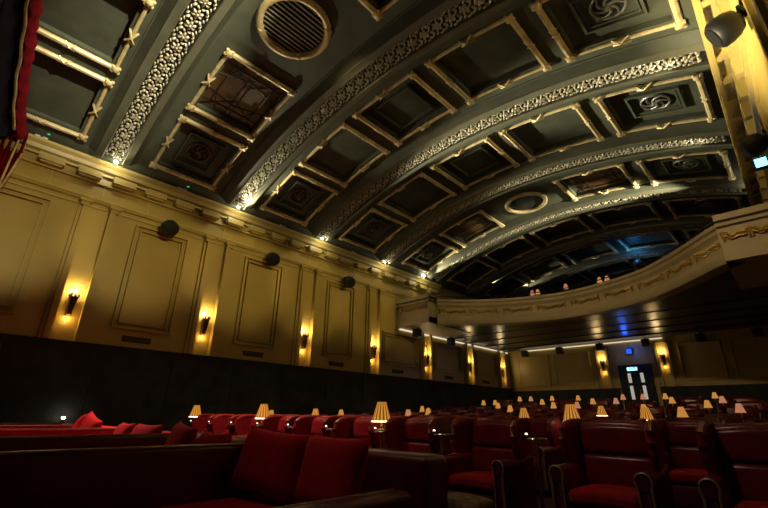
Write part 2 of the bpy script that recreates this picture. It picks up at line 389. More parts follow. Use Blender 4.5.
q.build('braid', M['gilt'], root, (12,.3,-6))
q = MB(); q.tube([(XW+.31+.05*sin(k*1.2),-.03-.022*k,6.75-1.2*min(1,k/8)**.8-.25*max(0,(k-8)/26)) for k in range(34)], .025, 6)
q.tube([(XW+.36,-.16-.004*k,7.3-k*.19) for k in range(9)], .022, 6); q.build('hem_braid', M['gilt'], root, (12,.3,-6))
q = MB(); q.sweep([[vault(t,edge_y(t)-.26+.03*sin(k*1.1),.3),vault(t,edge_y(t)-.34+.03*sin(k*1.1),.5),vault(t,-.98,.6)] for k,t in enumerate(lin(-25.5,16,90))]); q.build('lining', M['navy'], root, (12,.3,-6), ang=60)
tag(root, 'red velvet house curtain with gold braid hanging from the ceiling beside the cream wall', 'curtain')

# ------------------------------------------------------------------ balcony
bal = empty('balcony', (-5.8,16,4.73))
def bpart(mb, name, m, par=bal, ang=40): return mb.build(name, m, par, (5.8,-16,-4.73) if par is bal else None, ang=ang)
raw = [(-10.43,14.0),(-10.0,14.5),(-9.37,15.1),(-8.4,15.75),(-7.33,16.2),(-6.18,16.5),(-4.6,16.28),(-3.0,15.6),(-2.0,14.7),(-1.3,13.9),(-.75,13.2),(-.40,12.85)]
def catmull(P, n=6):
    out = []
    for i in range(len(P)-1):
        p0,p1,p2,p3 = [Vector((*P[max(0,min(len(P)-1,j))],0)) for j in (i-1,i,i+1,i+2)]
        for k in range(n):
            t = k/n; out.append(.5*((2*p1)+(p2-p0)*t+(2*p0-5*p1+4*p2-p3)*t*t+(3*p1-p0-3*p2+p3)*t**3))
    out.append(Vector((*P[-1],0))); return out
path = catmull(raw)
def nrm(i):
    t = (path[min(i+1,len(path)-1)]-path[max(i-1,0)]).normalized(); return Vector((t.y,-t.x,0))   # towards the screen
bp = [(-.25,4.73),(.16,4.73),(.20,4.80),(.20,4.92),(.14,4.96),(.12,5.02),(.05,5.08),(.02,5.45),(.06,5.52),(.09,5.56),(.09,5.66),(.14,5.70),(.14,5.80),(-.22,5.82),(-.25,5.0)]
q = MB(); q.sweep([[path[i]+nrm(i)*o+Vector((0,0,z)) for o,z in bp] for i in range(len(path))], closed_prof=True); front = bpart(q, 'balcony_front', M['balc'], ang=30)
def ear(x0, x1, y, zt):
    q = MB(); q.box((x0,y+.1,4.75),(x1,y+3.2,zt-.05))
    for a,b,o in ((4.73,4.92,.05),(4.92,5.0,.0),(zt-.30,zt-.22,.04),(zt-.16,zt,.08)): q.box((x0,y-o+.05,a),(x1+.0,y+3.2,b))
    return bpart(q, 'balcony_end_block', M['balc'], ang=25)
ear(XW-.01, -10.43, 13.4, 5.93); ear(-.58, XR+.01, 12.6, 5.95)
# gilt garlands
g = MB(); L = [0]
for i in range(1,len(path)): L.append(L[-1]+(path[i]-path[i-1]).length)
def along(s):
    for i in range(1,len(L)):
        if L[i] >= s or i == len(L)-1:
            f = (s-L[i-1])/max(1e-6,L[i]-L[i-1]); return path[i-1].lerp(path[i],f), nrm(i-1).lerp(nrm(i),f)
ns = 9; w = L[-1]/ns
def garland(P):
    """P(s in 0..1, z, out): leafy swag hung between two knots"""
    for k in range(13):
        u = k/12; z = -.07*sin(pi*u)+.03*sin(4*pi*u); g.ball(P(u,z,.03), (.045,.045,.035), 6, 4)
        g.ball(P(u+.02,z+.05,.03), (.03,.03,.035), 6, 3); g.ball(P(u-.02,z-.05,.03), (.035,.035,.025), 6, 3)
    for s in (0,1):
        g.ball(P(s,.03,.03), .05, 8, 5)
        g.tube([P(s,.0,.04),P(s+.03,-.12,.04),P(s,-.20,.03)], [.03,.03,.01], 6)
for k in range(ns):
    def P(u,z,o,k=k):
        c_, n_ = along(max(0,min(L[-1],(k+.1+.8*u)*w))); return c_+n_*(.03+o)+Vector((0,0,5.34+z))
    garland(P); bpart(g, 'garland_ornament', M['gold']); g = MB()
for k in range(1):
    garland(lambda u,z,o: Vector((-12.0+1.4*u, 13.4+.08-o, 5.48+z))); bpart(g, 'garland_ornament', M['gold']); g = MB()
for k in range(2):
    garland(lambda u,z,o,k=k: Vector((-.5+.55*(k+u*.9), 12.6+.08-o, 5.42+z))); bpart(g, 'garland_ornament', M['gold']); g = MB()
# soffit and raked upper floor
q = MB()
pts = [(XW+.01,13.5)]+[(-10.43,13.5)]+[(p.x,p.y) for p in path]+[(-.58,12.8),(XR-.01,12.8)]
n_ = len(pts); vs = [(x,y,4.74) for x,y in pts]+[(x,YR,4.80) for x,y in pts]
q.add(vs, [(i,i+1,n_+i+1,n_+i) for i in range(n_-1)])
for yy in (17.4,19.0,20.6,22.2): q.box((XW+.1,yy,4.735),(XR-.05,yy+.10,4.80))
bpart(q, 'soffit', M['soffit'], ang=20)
q = MB(); q.sweep([[(XW+.01,y,5.0+.28*max(0,y-16.5)),(XR-.01,y,5.0+.28*max(0,y-16.5))] for y in (16.4,16.6,20,YB)]); bpart(q, 'upper_floor', M['carpet'])
q = MB(); q.tube([path[i]+nrm(i)*-.05+Vector((0,0,5.98)) for i in range(2,len(path)-2)], .02, 6)
for i in range(3,len(path)-3,5): q.tube([path[i]+nrm(i)*-.05+Vector((0,0,z)) for z in (5.80,5.98)], .014, 6)
bpart(q, 'guard_rail', M['iron'])
tag(bal, 'curved cream balcony front with gilt garlands spanning the rear of the auditorium', 'balcony')
# light coves at the edge of the soffit
for nm, a, b in (('side',(XW+.02,13.6,4.66),(XW+.09,23.2,4.70)),('rear',(-11.3,YR-.09,4.70),(-4.2,YR-.02,4.735))):
    o = MB().box(a,b).build('cove_light', M['cove']); tag(o, 'glowing strip light along the %s wall just under the balcony soffit' % nm, 'strip light')

# ------------------------------------------------------------------ rear doors and sign
dr = empty('door_1', (-5.62,YR-.02,rise(YR))); struct(dr, 'dark double door with lit glass panes in the rear wall')
zb = rise(YR)
q = MB(); q.box((-.72,-.08,0),(-.64,.03,2.36)); q.box((.64,-.08,0),(.72,.03,2.36)); q.box((-.72,-.08,2.28),(.72,.03,2.40)); q.build('door_frame', M['dado'], dr, ang=20)
for s in (-1,1):
    q = MB(); a, b = sorted((s*.005,s*.64))
    q.box((a,-.05,0),(b,-.005,2.28)); lf = q.build('door_leaf', M['dado'], dr, ang=20)
    c_ = s*.27
    for z0, z1 in ((.80,1.42),(1.56,2.0)):
        MB().box((c_-.07,-.062,z0),(c_+.07,-.045,z1)).build('pane', M['pane'], lf)
    MB().tube([(s*.08,-.09,.9),(s*.08,-.09,1.3)], .015, 8).build('door_handle', M['chrome'], lf)
es = empty('exit_sign', (-5.72,YR-.06,3.42))
MB().box((-.24,-.02,-.13),(.24,.05,.13)).build('housing', M['white'], es)
MB().box((-.22,-.03,-.11),(.22,-.019,.11)).build('face', M['cyan'], es)
q = MB(); q.ball((-.06,-.035,.055), .022, 8, 5); q.tube([(-.06,-.035,.03),(-.075,-.035,-.02),(-.11,-.035,-.07)], .012, 6); q.tube([(-.075,-.035,-.02),(-.04,-.035,-.04),(-.04,-.035,-.08)], .012, 6); q.tube([(-.10,-.035,.02),(-.06,-.035,.02),(-.02,-.035,.0)], .009, 6)
q.build('running_figure', M['white'], es); q = MB(); q.prism([(.05,.0),(.11,.05),(.11,.02),(.17,.02),(.17,-.02),(.11,-.02),(.11,-.05)], -.038, -.03); q.build('arrow', M['white'], es)
tag(es, 'glowing cyan exit sign mounted above the dark double doors', 'exit sign')

# ------------------------------------------------------------------ wall sconces
def make_sconce():
    r = empty('wall_sconce')
    q = MB(); q.box((-.07,-.005,-.32),(.07,.03,.22)); q.build('backplate', M['brass'], r)
    q = MB(); q.lathe([(.035,-.30),(.06,-.27),(.05,-.22),(.075,-.05),(.10,.14),(.115,.20),(.10,.20),(.085,.14)], (0,.13,0), 14)
    q.tube([(0,.02,-.2),(0,.13,-.2)], .018, 8); q.build('torch_body', M['bronze'], r)
    q = MB()
    for k in range(7):
        a = k*2*pi/7; q.tube([(.08*cos(a),.13+.08*sin(a),.16),(.11*cos(a),.13+.11*sin(a),.24),(.075*cos(a),.13+.075*sin(a),.32+.05*(k%2))], [.03,.03,.006], 6)
    q.build('leaf_crown', M['bronze'], r)
    q = MB(); q.ball((0,.13,.16), (.05,.05,.06), 10, 6); q.build('bulb', M['bulb'], r)
    return r
sc0 = make_sconce(); first = True
def light(kind, name, loc, e, col, size=.05, aim=None, spot=None, blend=.6):
    l = bpy.data.lights.new(name, kind); l.energy = e; l.color = col
    if kind in ('POINT','SPOT'): l.shadow_soft_size = size
    if kind == 'SPOT': l.spot_size = radians(spot); l.spot_blend = blend
    if kind == 'AREA': l.shape = 'RECTANGLE'; l.size, l.size_y = size
    o = bpy.data.objects.new(name, l); COL.objects.link(o); o.location = loc
    if aim is not None: o.rotation_euler = (Vector(aim)-Vector(loc)).to_track_quat('-Z','Y').to_euler()
    return o
SC = [(XW,y,3.50,-pi/2,y) for y in PIL[1:]]+[(-7.0,YR,3.62,pi,0),(-4.32,YR,3.72,pi,0),(-11.0,YR,3.6,pi,-1),(-.3,YR,3.7,pi,-1)]
names = ['first sconce from the curtain on the left wall, brass torch on a sunken strip','second brass torch sconce from the curtain along the left wall','third brass torch sconce from the curtain along the left wall','fourth brass torch sconce from the curtain, last one before the balcony','brass torch sconce on the left wall, first under the balcony','brass torch sconce on the left wall, second under the balcony','brass torch sconce on the left wall nearest the rear corner','brass torch sconce on the rear wall, left of the double doors','brass torch sconce on the rear wall, right of the double doors']
k = 0
for (x,y,z,rz,t) in SC:
    if t == -1: continue
    o = sc0 if first else copy_tree(sc0); first = False
    o.location = (x,y,z); o.rotation_euler = (0,0,rz); tag(o, names[k], 'wall lamp', 'torch sconces on the walls'); k += 1
    nx, ny = (1,0) if rz < 0 else (0,-1)
    o.scale = (.9,.9,.85); pw = 15.0 if z == 3.5 and y < 13 else 11.0
    light('POINT','sconce_glow',(x+nx*.15,y+ny*.15,z+.36), pw*.9, (1.0,.76,.40), .05)
    light('POINT','sconce_back',(x+nx*.09,y+ny*.09,z-.33), pw*.22, (1.0,.62,.20), .05)
# sunken surround of the two rear sconces
for x in (-7.0,-4.32):
    q = MB()
    for s in (-1,1):
        a,b = sorted((x+s*.17,x+s*.28)); q.box((a,YR-.10,2.55),(b,YR+.01,4.6)); a,b = sorted((x+s*.34,x+s*.40)); q.box((a,YR-.06,2.55),(b,YR+.01,4.6))
    q.box((x-.28,YR-.10,4.5),(x+.28,YR+.01,4.6)); q.build('pilaster', M['wall'], wb, ang=20)
q = MB()
def rfr(x0,x1): 
    for a,b in (((x0,2.75),(x1,2.80)),((x0,4.35),(x1,4.40)),((x0,2.8),(x0+.05,4.35)),((x1-.05,2.8),(x1,4.35))): q.box((a[0],YR-.05,a[1]),(b[0],YR+.01,b[1]))
rfr(-11.6,-9.8); rfr(-9.5,-7.6); rfr(-3.7,-2.1); rfr(-1.8,.3)
q.build('panel_moulding', M['wall'], wb, ang=20)

# ------------------------------------------------------------------ loudspeakers, vents and small fittings
def round_speaker():
    r = empty('loudspeaker')
    q = MB(); q.lathe([(.001,.20),(.19,.195),(.225,.16),(.235,.06),(.22,-.05),(.17,-.14),(.09,-.18),(.001,-.19)], n=20, M=Matrix.Rotation(pi/2,3,'Y')); q.build('cabinet', M['black'], r)
    q = MB(); q.lathe([(.001,.222),(.17,.212),(.175,.19)], n=20, M=Matrix.Rotation(pi/2,3,'Y')); q.build('grille', M['iron'], r)
    q = MB(); q.tube([(-.15,0,0),(-.25,0,.03)], .035, 8); q.box((-.27,-.07,-.02),(-.235,.07,.14)); q.build('bracket', M['iron'], r)
    return r
sp0 = round_speaker(); first = True
for (x,y,z,rz,ry,lb) in ((XW+.33,3.45,6.02,0,25,'round black loudspeaker on the cream side wall nearest the curtain'),(XW+.33,6.80,6.02,0,25,'round black loudspeaker on the side wall, second from the curtain'),
        (XW+.33,10.25,6.02,0,25,'round black loudspeaker on the side wall, closest to the balcony'),
        (.44,5.75,5.75,pi,25,'black loudspeaker hanging at the coffered cornice, top right corner of the picture'),(.46,8.8,5.6,pi,25,'black loudspeaker under the coffered cornice beside a blue lamp')):
    o = sp0 if first else copy_tree(sp0); first = False
    o.location = (x,y,z); o.rotation_euler = (0,radians(ry),rz); o.scale = (.85,)*3 if x > 0 else (1,)*3; tag(o, lb, 'speaker', 'round surround loudspeakers')
def box_speaker(x,y,z,lb,rz=0):
    r = empty('box_speaker', (x,y,z), rz)
    q = MB(); q.soft((-.17,-.14,-.36),(.17,.14,-.02),.02); q.build('cabinet', M['black'], r)
    MB().soft((-.14,-.155,-.33),(.14,-.135,-.05),.01).build('grille', M['iron'], r)
    MB().tube([(0,0,-.03),(0,0,.06)], .03, 8).build('mount', M['iron'], r)
    tag(r, lb, 'speaker', 'small box loudspeakers under the balcony')
q_ = 'small black box loudspeaker at the rear wall, '
for x, w_ in ((-11.0,'nearest the left corner'),(-9.0,'second from the left corner'),(-6.93,'above the left rear sconce'),(-4.85,'above and right of the double doors'),(-2.7,'right of the right rear sconce'),(-.75,'farthest right')): box_speaker(x,YR-.28,4.72,q_+w_)
box_speaker(XW+.45,14.3,4.74,'small black box loudspeaker under the soffit by the left balcony end',pi/2)
box_speaker(XW+.38,17.0,4.74,'small black box loudspeaker under the soffit along the left wall',pi/2)
for k,(y,w_) in enumerate(((3.35,'first from the curtain'),(6.71,'second from the curtain'),(10.11,'third from the curtain'),(13.5,'fourth from the curtain'),(17.2,'fifth, under the balcony'),(20.6,'sixth, farthest under the balcony'))):
    r = empty('wall_vent', (XW,y,2.87)); q = MB(); frame_bars(q,-.34,.34,-.075,.075,.02,-.01,.03); q.build('vent_frame', M['bronze'], r, ang=20)
    q = MB()
    for j in range(4): q.box((-.01,-.32,-.05+j*.028),(.02,.32,-.038+j*.028))
    for j in range(-7,8): q.box((-.01,j*.043-.005,-.055),(.015,j*.043+.005,.055))
    q.build('louvre', M['iron'], r, ang=20); tag(r, 'thin bronze vent low on the cream side wall, '+w_, 'vent', 'bronze vents along the side wall')
for k,y in enumerate((.19,3.58,7.10,10.55)):
    r = empty('twin_spot', (XW+.26,y,7.345))
    for s in (-1,1):
        q = MB(); q.soft((-.03,s*.075-.055,.0),(.03,s*.075+.055,.05),.012); q.build('spot_head', M['white'], r)
    MB().box((-.03,-.02,0),(.02,.02,.02)).build('spot_base', M['white'], r)
    tag(r, 'tiny white twin spotlight on the side wall cornice, %s from the curtain' % ('first','second','third','fourth')[k], 'spotlight', 'white twin spotlights on the cornice')
for k,(y,dy) in enumerate(((.30,0),(3.70,0))):
    r = empty('pilot_light', vault(-24.9,y,0)); MB().lathe([(.001,-.03),(.03,-.02),(.035,0)]).build('lens', M['green'], r); MB().lathe([(.045,-.008),(.045,.01)]).build('bezel', M['iron'], r)
    tag(r, 'tiny green pilot lamp in the dark ceiling edge, '+('next to the curtain','just past the first rib')[k], 'pilot light', 'green pilot lamps')
# uplights at the rib feet
def uplight(x,y,z,lb,s=1):
    r = empty('rib_uplight', (x,y,z)); q = MB(); q.lathe([(.055*s,0),(.06*s,.02),(.06*s,.07),(.05*s,.07)], n=14); q.build('housing', M['white'], r)
    q = MB(); q.ball((0,0,.075),(.06*s,.06*s,.055*s),12,6); q.build('lens', M['hot'], r); tag(r, lb, 'uplight', 'small uplights at the feet of the ceiling ribs')
w_ = ('at the foot of the first ornate rib','at the foot of the second ornate rib','at the foot of the third ornate rib','at the foot of the fourth ornate rib','at the left balcony corner, brightest')
YL = (1.78,5.33,8.78,12.24,14.95)
for k,y in enumerate(YL): uplight(XW+.37,y,7.30 if k<4 else 7.32,'small glowing uplight on the left cornice '+w_[k], 1 if k<4 else 1.4)
uplight(.40,15.0,7.36,'small glowing uplight on the right cornice behind the last cream bracket',1.4)
WARM = (1.0,.93,.64)
EL = {0:(40,70),1:(550,84),2:(8800,27),3:(4000,22),4:(800,46)}
for k,y in enumerate(YL):
    e, an = EL[k]; light('POINT','rib_foot_glow',(XW+.60,y,7.22),(10,8,8,8,7)[k],WARM,.04); light('SPOT','rib_light_left',(XW+.62,y+.05,7.12), e, WARM, .04, vault({0:-20,1:-16,2:11,3:12,4:-16}[k],y+(.45 if k == 2 else .1),.2), an, .9)
for y,e,an in ((1.95,7500,28),(5.2,10,60),(8.6,160,50),(12.05,100,50),(14.8,4200,28)):
    light('SPOT','rib_light_right',(.16,y+.05,7.42), e, WARM, .04, vault(-5 if y < 2 else (5 if y > 14 else 14),y-.55 if y < 2 else (y+.3 if y > 14 else y+.05),.2), an, .9)
# far projectors and blue lamps
def lamp_head(x,y,z,m,lb,cat='spotlight',name='stage_spotlight',s=1):
    r = empty(name, (x,y,z)); q = MB(); q.lathe([(.04*s,.16*s),(.09*s,.12*s),(.10*s,-.08*s),(.09*s,-.10*s)], n=14, M=Matrix.Rotation(pi/2,3,'X')); q.build('lamp_body', M['iron'], r)
    q = MB(); q.lathe([(.001,-.125*s),(.06*s,-.115*s),(.09*s,-.09*s)], n=14, M=Matrix.Rotation(pi/2,3,'X').inverted()@Matrix.Rotation(pi,3,'X')); 
    q = MB(); q.ball((0,-.10*s,0),(.085*s,.04*s,.085*s),12,6); q.build('lens', m, r)
    q = MB(); q.tube([(0,.02,.09*s),(0,.02,.28*s)], .015, 6); q.build('hanger', M['iron'], r); tag(r, lb, cat, 'lamp heads above the balcony' if name == 'stage_spotlight' else None); return r
lamp_head(-4.22,22.2,8.15,M['bluehot'],'blue glowing lamp head under the vault above the balcony',name='stage_spotlight',s=2.2)
light('POINT','blue_wash',(-4.22,21.7,8.35), 14, (.05,.35,1.0), .08)
for (t,y,lb,e) in ((-20.1,19.4,'bright white lamp head low on the vault, left one above the balcony',160),(-19.5,22.0,'bright white lamp head low on the vault, right one above the balcony',160)):
    p = vault(t,y,.22); lamp_head(p.x,p.y,p.z,M['hot'],lb,s=1.3); light('SPOT','far_beam',(p.x+.05,p.y-.25,p.z+.05), e*2.5, WARM, .04, vault(t+9,y-.2,.1), 40, .9)
# ------------------------------------------------------------------ table lamps and side tables
def make_lamp(mat_s, detail=True):
    r = empty('table_lamp')
    q = MB(); q.lathe([(.07,0),(.07,.012),(.03,.022),(.014,.035),(.022,.05),(.022,.065),(.012,.08),(.012,.14)], n=12); q.build('lamp_base', M['brass'], r)
    q = MB(); q.lathe([(.142,.125),(.134,.155),(.115,.225),(.092,.305),(.068,.39)], n=56 if detail else 16, wob=-.07 if detail else None)
    q.build('lamp_shade', mat_s, r, ang=70)
    q = MB(); q.tube([(.140*cos(a),.140*sin(a),.125) for a in [k*pi/12 for k in range(24)]], .010, 6, closed=True); q.build('lower_rim', M['bulb'] if detail else mat_s, r)
    q = MB(); q.tube([(.066*cos(a),.066*sin(a),.39) for a in [k*pi/8 for k in range(16)]], .007, 6, closed=True); q.build('upper_rim', mat_s, r)
    q = MB(); q.ball((0,0,.19),(.035,.035,.05),10,6); q.build('bulb', M['bulb'], r)
    return r
lampA = make_lamp(M['shade']); lampB = make_lamp(M['shadefar'], False); lampC = make_lamp(M['shadepink'], False)
used = {}
def put_lamp(src, x, y, z, lb, grp, s=1.0):
    o = src if src.name not in used else copy_tree(src); used[src.name] = 1
    o.location = (x,y,z); o.scale = (s,s,s); tag(o, lb, 'table lamp', grp); return o
def make_table():
    r = empty('side_table')
    q = MB(); q.lathe([(.100,.875),(.106,.88),(.106,.895),(.100,.90)], n=24); q.build('tabletop', M['wood'], r)
    q = MB(); q.tube([(.104*cos(a),.104*sin(a),.887) for a in [k*pi/12 for k in range(24)]], .010, 6, closed=True); q.build('rim', M['chrome'], r)
    q = MB(); q.lathe([(.11,0),(.11,.015),(.035,.035),(.018,.07),(.018,.875)], n=16); q.build('pedestal', M['chrome'], r)
    return r
tab0 = make_table(); tabused = [0]
def put_table(x,y,z,lb,grp):
    o = tab0 if not tabused[0] else copy_tree(tab0); tabused[0] = 1; o.location = (x,y,z); tag(o, lb, 'side table', grp); return o
# ------------------------------------------------------------------ wing armchairs
def chair_parts():
    P = []
    q = MB(); q.soft((-.31,.03,.10),(.31,.72,.345),.03); P.append(('seat_base','leather_dark',q,[]))
    q = MB(); q.soft((-.295,.0,.345),(.295,.58,.485),.05,3,lambda v: Vector((v.x,v.y,v.z+.02*max(0,1-(v.x/.3)**2)))); P.append(('seat_cushion','seatred',q,[]))
    def lean(v): return Vector((v.x, v.y+(v.z-.45)*.16, v.z+(.03*max(0,1-(v.x/.36)**2) if v.z > .9 else 0)))
    q = MB(); q.soft((-.375,.60,.34),(.375,.73,1.06),.045,3,lean); P.append(('backrest','leather',q,[]))
    q = MB(); q.soft((-.325,.535,.485),(.325,.625,.76),.04,3,lean); P.append(('lower_back_cushion','leather',q,[]))
    q = MB(); q.soft((-.335,.555,.775),(.335,.63,1.02),.04,3,lean); P.append(('upper_back_cushion','leather',q,[]))
    for s in (-1,1):
        w = [(.66,.60),(.44,.63),(.40,.70),(.355,.80),(.33,.90),(.355,.99),(.43,1.04),(.56,1.065),(.80,1.07),(.76,.60)]
        q = MB(); a,b = sorted((s*.335,s*.40)); q.prism(w, a, b, 0)
        q.tube([(s*.3675,p[0],p[1]) for p in w[:9]], .036, 8); q.v = [(x+s*.10*max(0,.68-y)*min(1,max(0,(z-.55)/.2)),y,z) for x,y,z in q.v]; P.append(('wing','leather',q,[]))
        q = MB(); a,b = sorted((s*.305,s*.415)); q.box((a,.02,.10),(b,.74,.60))
        q.tube([(s*.37,.0,.61),(s*.37,.2,.615),(s*.37,.5,.625),(s*.37,.72,.66)], [.072,.068,.062,.058], 12)
        t = MB()
        arc = [(s*.37+.066*cos(k*pi/7),-.004,.61+.066*sin(k*pi/7)) for k in range(8)]
        t.tube([(s*.37+.052,-.0,.12)]+[(s*.37+.052,0,.54)]+arc+[(s*.37-.052,0,.54),(s*.37-.052,0,.12)], .011, 6)
        t.tube([(s*.37+.02,0.015,.13),(s*.37+.02,.015,.50),(s*.37,.012,.60)], .006, 5)
        P.append(('arm','leather_dark',q,[('nail_trim','nail',t)]))
    for sx in (-1,1):
        for yy in (.07,.68):
            q = MB(); q.lathe([(.020,0),(.024,.02),(.034,.10)], (sx*.34,yy,0), 10); P.append(('leg','wood',q,[]))
    return P
def make_chair():
    r = empty('wing_armchair')
    for nm,m,q,sub in chair_parts():
        o = q.build(nm, M[m], r)
        for n2,m2,q2 in sub: q2.build(n2, M[m2], o)
    return r
chair0 = make_chair()
def far_chair_mesh():
    q = MB(); ms = ['seat_base','seat_cushion','arm']
    mats = ['leather_dark','seatred','leather','nail','wood']
    for nm,m,qq,sub in chair_parts():
        for n_,mm,pp in [(nm,m,qq)]+sub:
            q.m = mats.index(mm); off = len(q.v); q.v += pp.v; q.f += [tuple(i+off for i in f) for f in pp.f]; q.mi += [q.m]*len(pp.f)
    return q.mesh('wing_armchair', [M[m] for m in mats])
FAR = None; cused = [0]
def put_chair(x,y,z,lb,grp,far=False,rz=0):
    global FAR
    if far:
        if FAR is None: FAR = far_chair_mesh()
        o = bpy.data.objects.new('wing_armchair', FAR); COL.objects.link(o)
    else:
        o = chair0 if not cused[0] else copy_tree(chair0); cused[0] = 1
    o.location = (x,y,z); o.rotation_euler = (0,0,rz); tag(o, lb, 'armchair', grp); return o
def make_stool():
    r = empty('footstool')
    q = MB(); q.soft((-.30,-.22,.24),(.30,.22,.40),.05,3,lambda v: Vector((v.x,v.y,v.z+.025*max(0,1-(v.x/.3)**2-(v.y/.25)**2)))); q.build('cushion', M['tuft'], r)
    q = MB(); q.soft((-.28,-.20,.12),(.28,.20,.25),.02); q.build('frame', M['leather_dark'], r)
    for sx in (-1,1):
        for sy in (-1,1): MB().lathe([(.018,0),(.03,.13)], (sx*.23,sy*.15,0), 10).build('leg', M['wood'], r)
    return r
st0 = make_stool(); sused = [0]
def put_stool(x,y,z,lb):
    o = st0 if not sused[0] else copy_tree(st0); sused[0] = 1; o.location = (x,y,z); tag(o, lb, 'footstool', 'footstools before the front row')
ORD = ['first','second','third','fourth','fifth','sixth','seventh','eighth','ninth','tenth','eleventh','twelfth']
# tables (x, lamp?) per row; A near silk, B amber, C rosy
ROWS = {1:[(-2.25,0),(-3.52,0),(-4.61,'A'),(-5.75,0),(-6.85,0),(-7.93,'A'),(-9.00,0),(-10.07,0),(-11.10,'A')],
 2:[(-2.80,'A'),(-6.2,0),(-9.57,'A'),(-11.75,'B')],
 3:[(-2.27,'A'),(-4.76,'A'),(-8.27,'C'),(-11.2,'B')],
 4:[(-2.09,'B'),(-3.8,'A'),(-9.35,'B'),(-11.75,'B')],
 5:[(-1.25,'C'),(-3.38,'B'),(-7.53,'B'),(-11.47,'B')],
 6:[(-2.19,'B'),(-4.4,0),(-6.07,'C'),(-6.95,'B'),(-9.28,'B')],
 7:[(-2.05,'C'),(-3.52,'B'),(-5.40,'C'),(-6.27,'B'),(-8.4,'B'),(-10.72,'B'),(-11.35,'B')],
 8:[(-2.5,'B'),(-4.15,'B'),(-4.97,'C'),(-5.75,'C'),(-7.67,'B'),(-8.91,'B'),(-10.0,'C'),(-10.6,'B')]}
WR = ['','front','second','third','fourth','fifth','sixth','seventh','rearmost']
fixed1 = [-.33,-1.52,-2.88,-4.06,-5.18,-6.30,-7.39,-8.47,-9.54,-10.59]
LAMPW = {'A':'amber pleated','B':'small amber','C':'small rosy'}
for r_n, tl in ROWS.items():
    yf = 4.35+2.3*(r_n-1); z = rise(yf+.3); yt = yf+(.40 if r_n == 1 else .66)
    if r_n == 1: xs = fixed1
    else:
        xs = []; ed = [.25]+[t for t,_ in tl]+[-12.05]
        for i,(a,b) in enumerate(zip(ed,ed[1:])):
            a2 = a-(.15 if i else 0); b2 = b+(.15 if i < len(ed)-2 else 0); n = int((a2-b2)/.93)
            for j in range(n): xs.append(a2-(j+.5)*(a2-b2)/n)
    for j,x in enumerate(xs):
        far = r_n >= 4
        put_chair(x, yf, z, 'red leather wing armchair, %s from the right in the %s row of seats' % (ORD[min(j,11)], WR[r_n]), 'wing armchairs in the %s row' % WR[r_n], far, random.uniform(-.03,.03) if r_n > 1 else 0)
    for j,(x,l) in enumerate(tl):
        zt = rise(yt)
        put_table(x, yt, zt, 'small round dark side table, %s from the right among the %s row armchairs' % (ORD[j], WR[r_n]), 'round side tables between armchairs')
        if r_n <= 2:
            e_ = empty('added_glint', (x-.062,yt-.075,zt+.9) if not l else (x-.066,yt-.066,zt+.9)); MB().lathe([(.022,0),(.026,.03),(.024,.03),(.020,.004)], n=10).build('added_glint_cup', M['chrome'], e_)
            q = MB(); q.ball((0,0,.028),(.016,.016,.02),8,5); q.build('glow_bead', M['bulb'], e_); tag(e_, 'tiny added glint on the side table, %s from the right in the %s row' % (ORD[j], WR[r_n]), 'glint', 'added glints on the side tables')  # self-lit bead added in place of a glint on the table
        if l:
            src = {'A':lampA,'B':lampB,'C':lampC}[l]
            put_lamp(src, x, yt, zt+.902, '%s table lamp, %s from the right on tables in the %s row' % (LAMPW[l], ORD[j], WR[r_n]), 'lit table lamps among the seats', 1.0 if (r_n == 1 or (r_n == 2 and j == 0)) else (.86 if l == 'A' else .78))
            if r_n <= 4: light('POINT','lamp_glow',(x,yt,zt+.902+.30), 1.1 if r_n < 3 else .8, (1.0,.55,.2), .06)
for x,y,w in ((-2.60,3.70,'third from the right in the front row'),(-1.45,3.55,'second from the right in the front row')):
    put_stool(x, y, 0, 'patterned low footstool before the armchair '+w)
# upstairs lamps
for j,(x,z) in enumerate(((-8.11,6.72),(-7.84,6.68),(-6.53,6.52),(-5.1,6.46),(-4.8,6.56))):
    yz = 5.0+.28*2.0-.02
    if j in (0,2,3): put_table(x+(.13 if j != 2 else 0),18.5,yz,'small round table behind the balcony front, %s from the left' % ORD[{0:0,2:1,3:2}[j]],'round tables up on the balcony')
    put_lamp(lampC if j%2==0 else lampB, x,18.5,yz+.902,'tiny rosy table lamp peeping over the balcony front, %s from the left' % ORD[j],'lamps up on the balcony', .75)
# ------------------------------------------------------------------ daybeds at the front with cushions
def daybed(x0, x1, lb, low=None, am='leather_dark'):
    """x0 far side with tall divider, x1 near side"""
    r = empty('daybed', ((x0+x1)/2,1.1,0)); o = Vector(((x0+x1)/2,1.1,0)); a = x0-o.x; b = x1-o.x
    q = MB(); q.soft((a+.02,-1.25,.06),(b-.02,1.1,.30),.02); q.build('base', M['leather_dark'], r)
    q = MB(); q.soft((a+.16,-1.3,.29),(b-(.16 if low else .02),1.1,.50),.06,3); q.build('mattress', M['seatred'], r)
    q = MB(); q.soft((a,1.08,.05),(b,1.32,.875),.05,3); q.build('headboard', M[am], r)
    q = MB(); q.soft((a,-1.3,.05),(a+.16,1.12,.875),.04,3); q.build('side_arm', M[am], r)
    q = MB(); q.tube([(a+.155,-1.27,.872),(a+.155,1.1,.872)], .008, 6); q.build('piping', M['nail'], r)
    if low:
        q = MB(); q.soft((b-.15,-1.3,.05),(b,.98,low),.04,3); q.build('side_arm', M['leather_dark'], r)
        q = MB(); q.tube([(b-.15,-1.27,low-.006),(b-.15,.96,low-.006)], .008, 6); q.build('piping', M['nail'], r)
    for yy in (-1.1,1.2):
        for xx in (a+.15,b-.15): MB().lathe([(.03,0),(.03,.07)], (xx,yy,0), 10).build('leg', M['wood'], r)
    tag(r, lb, 'daybed', 'red daybeds at the front')
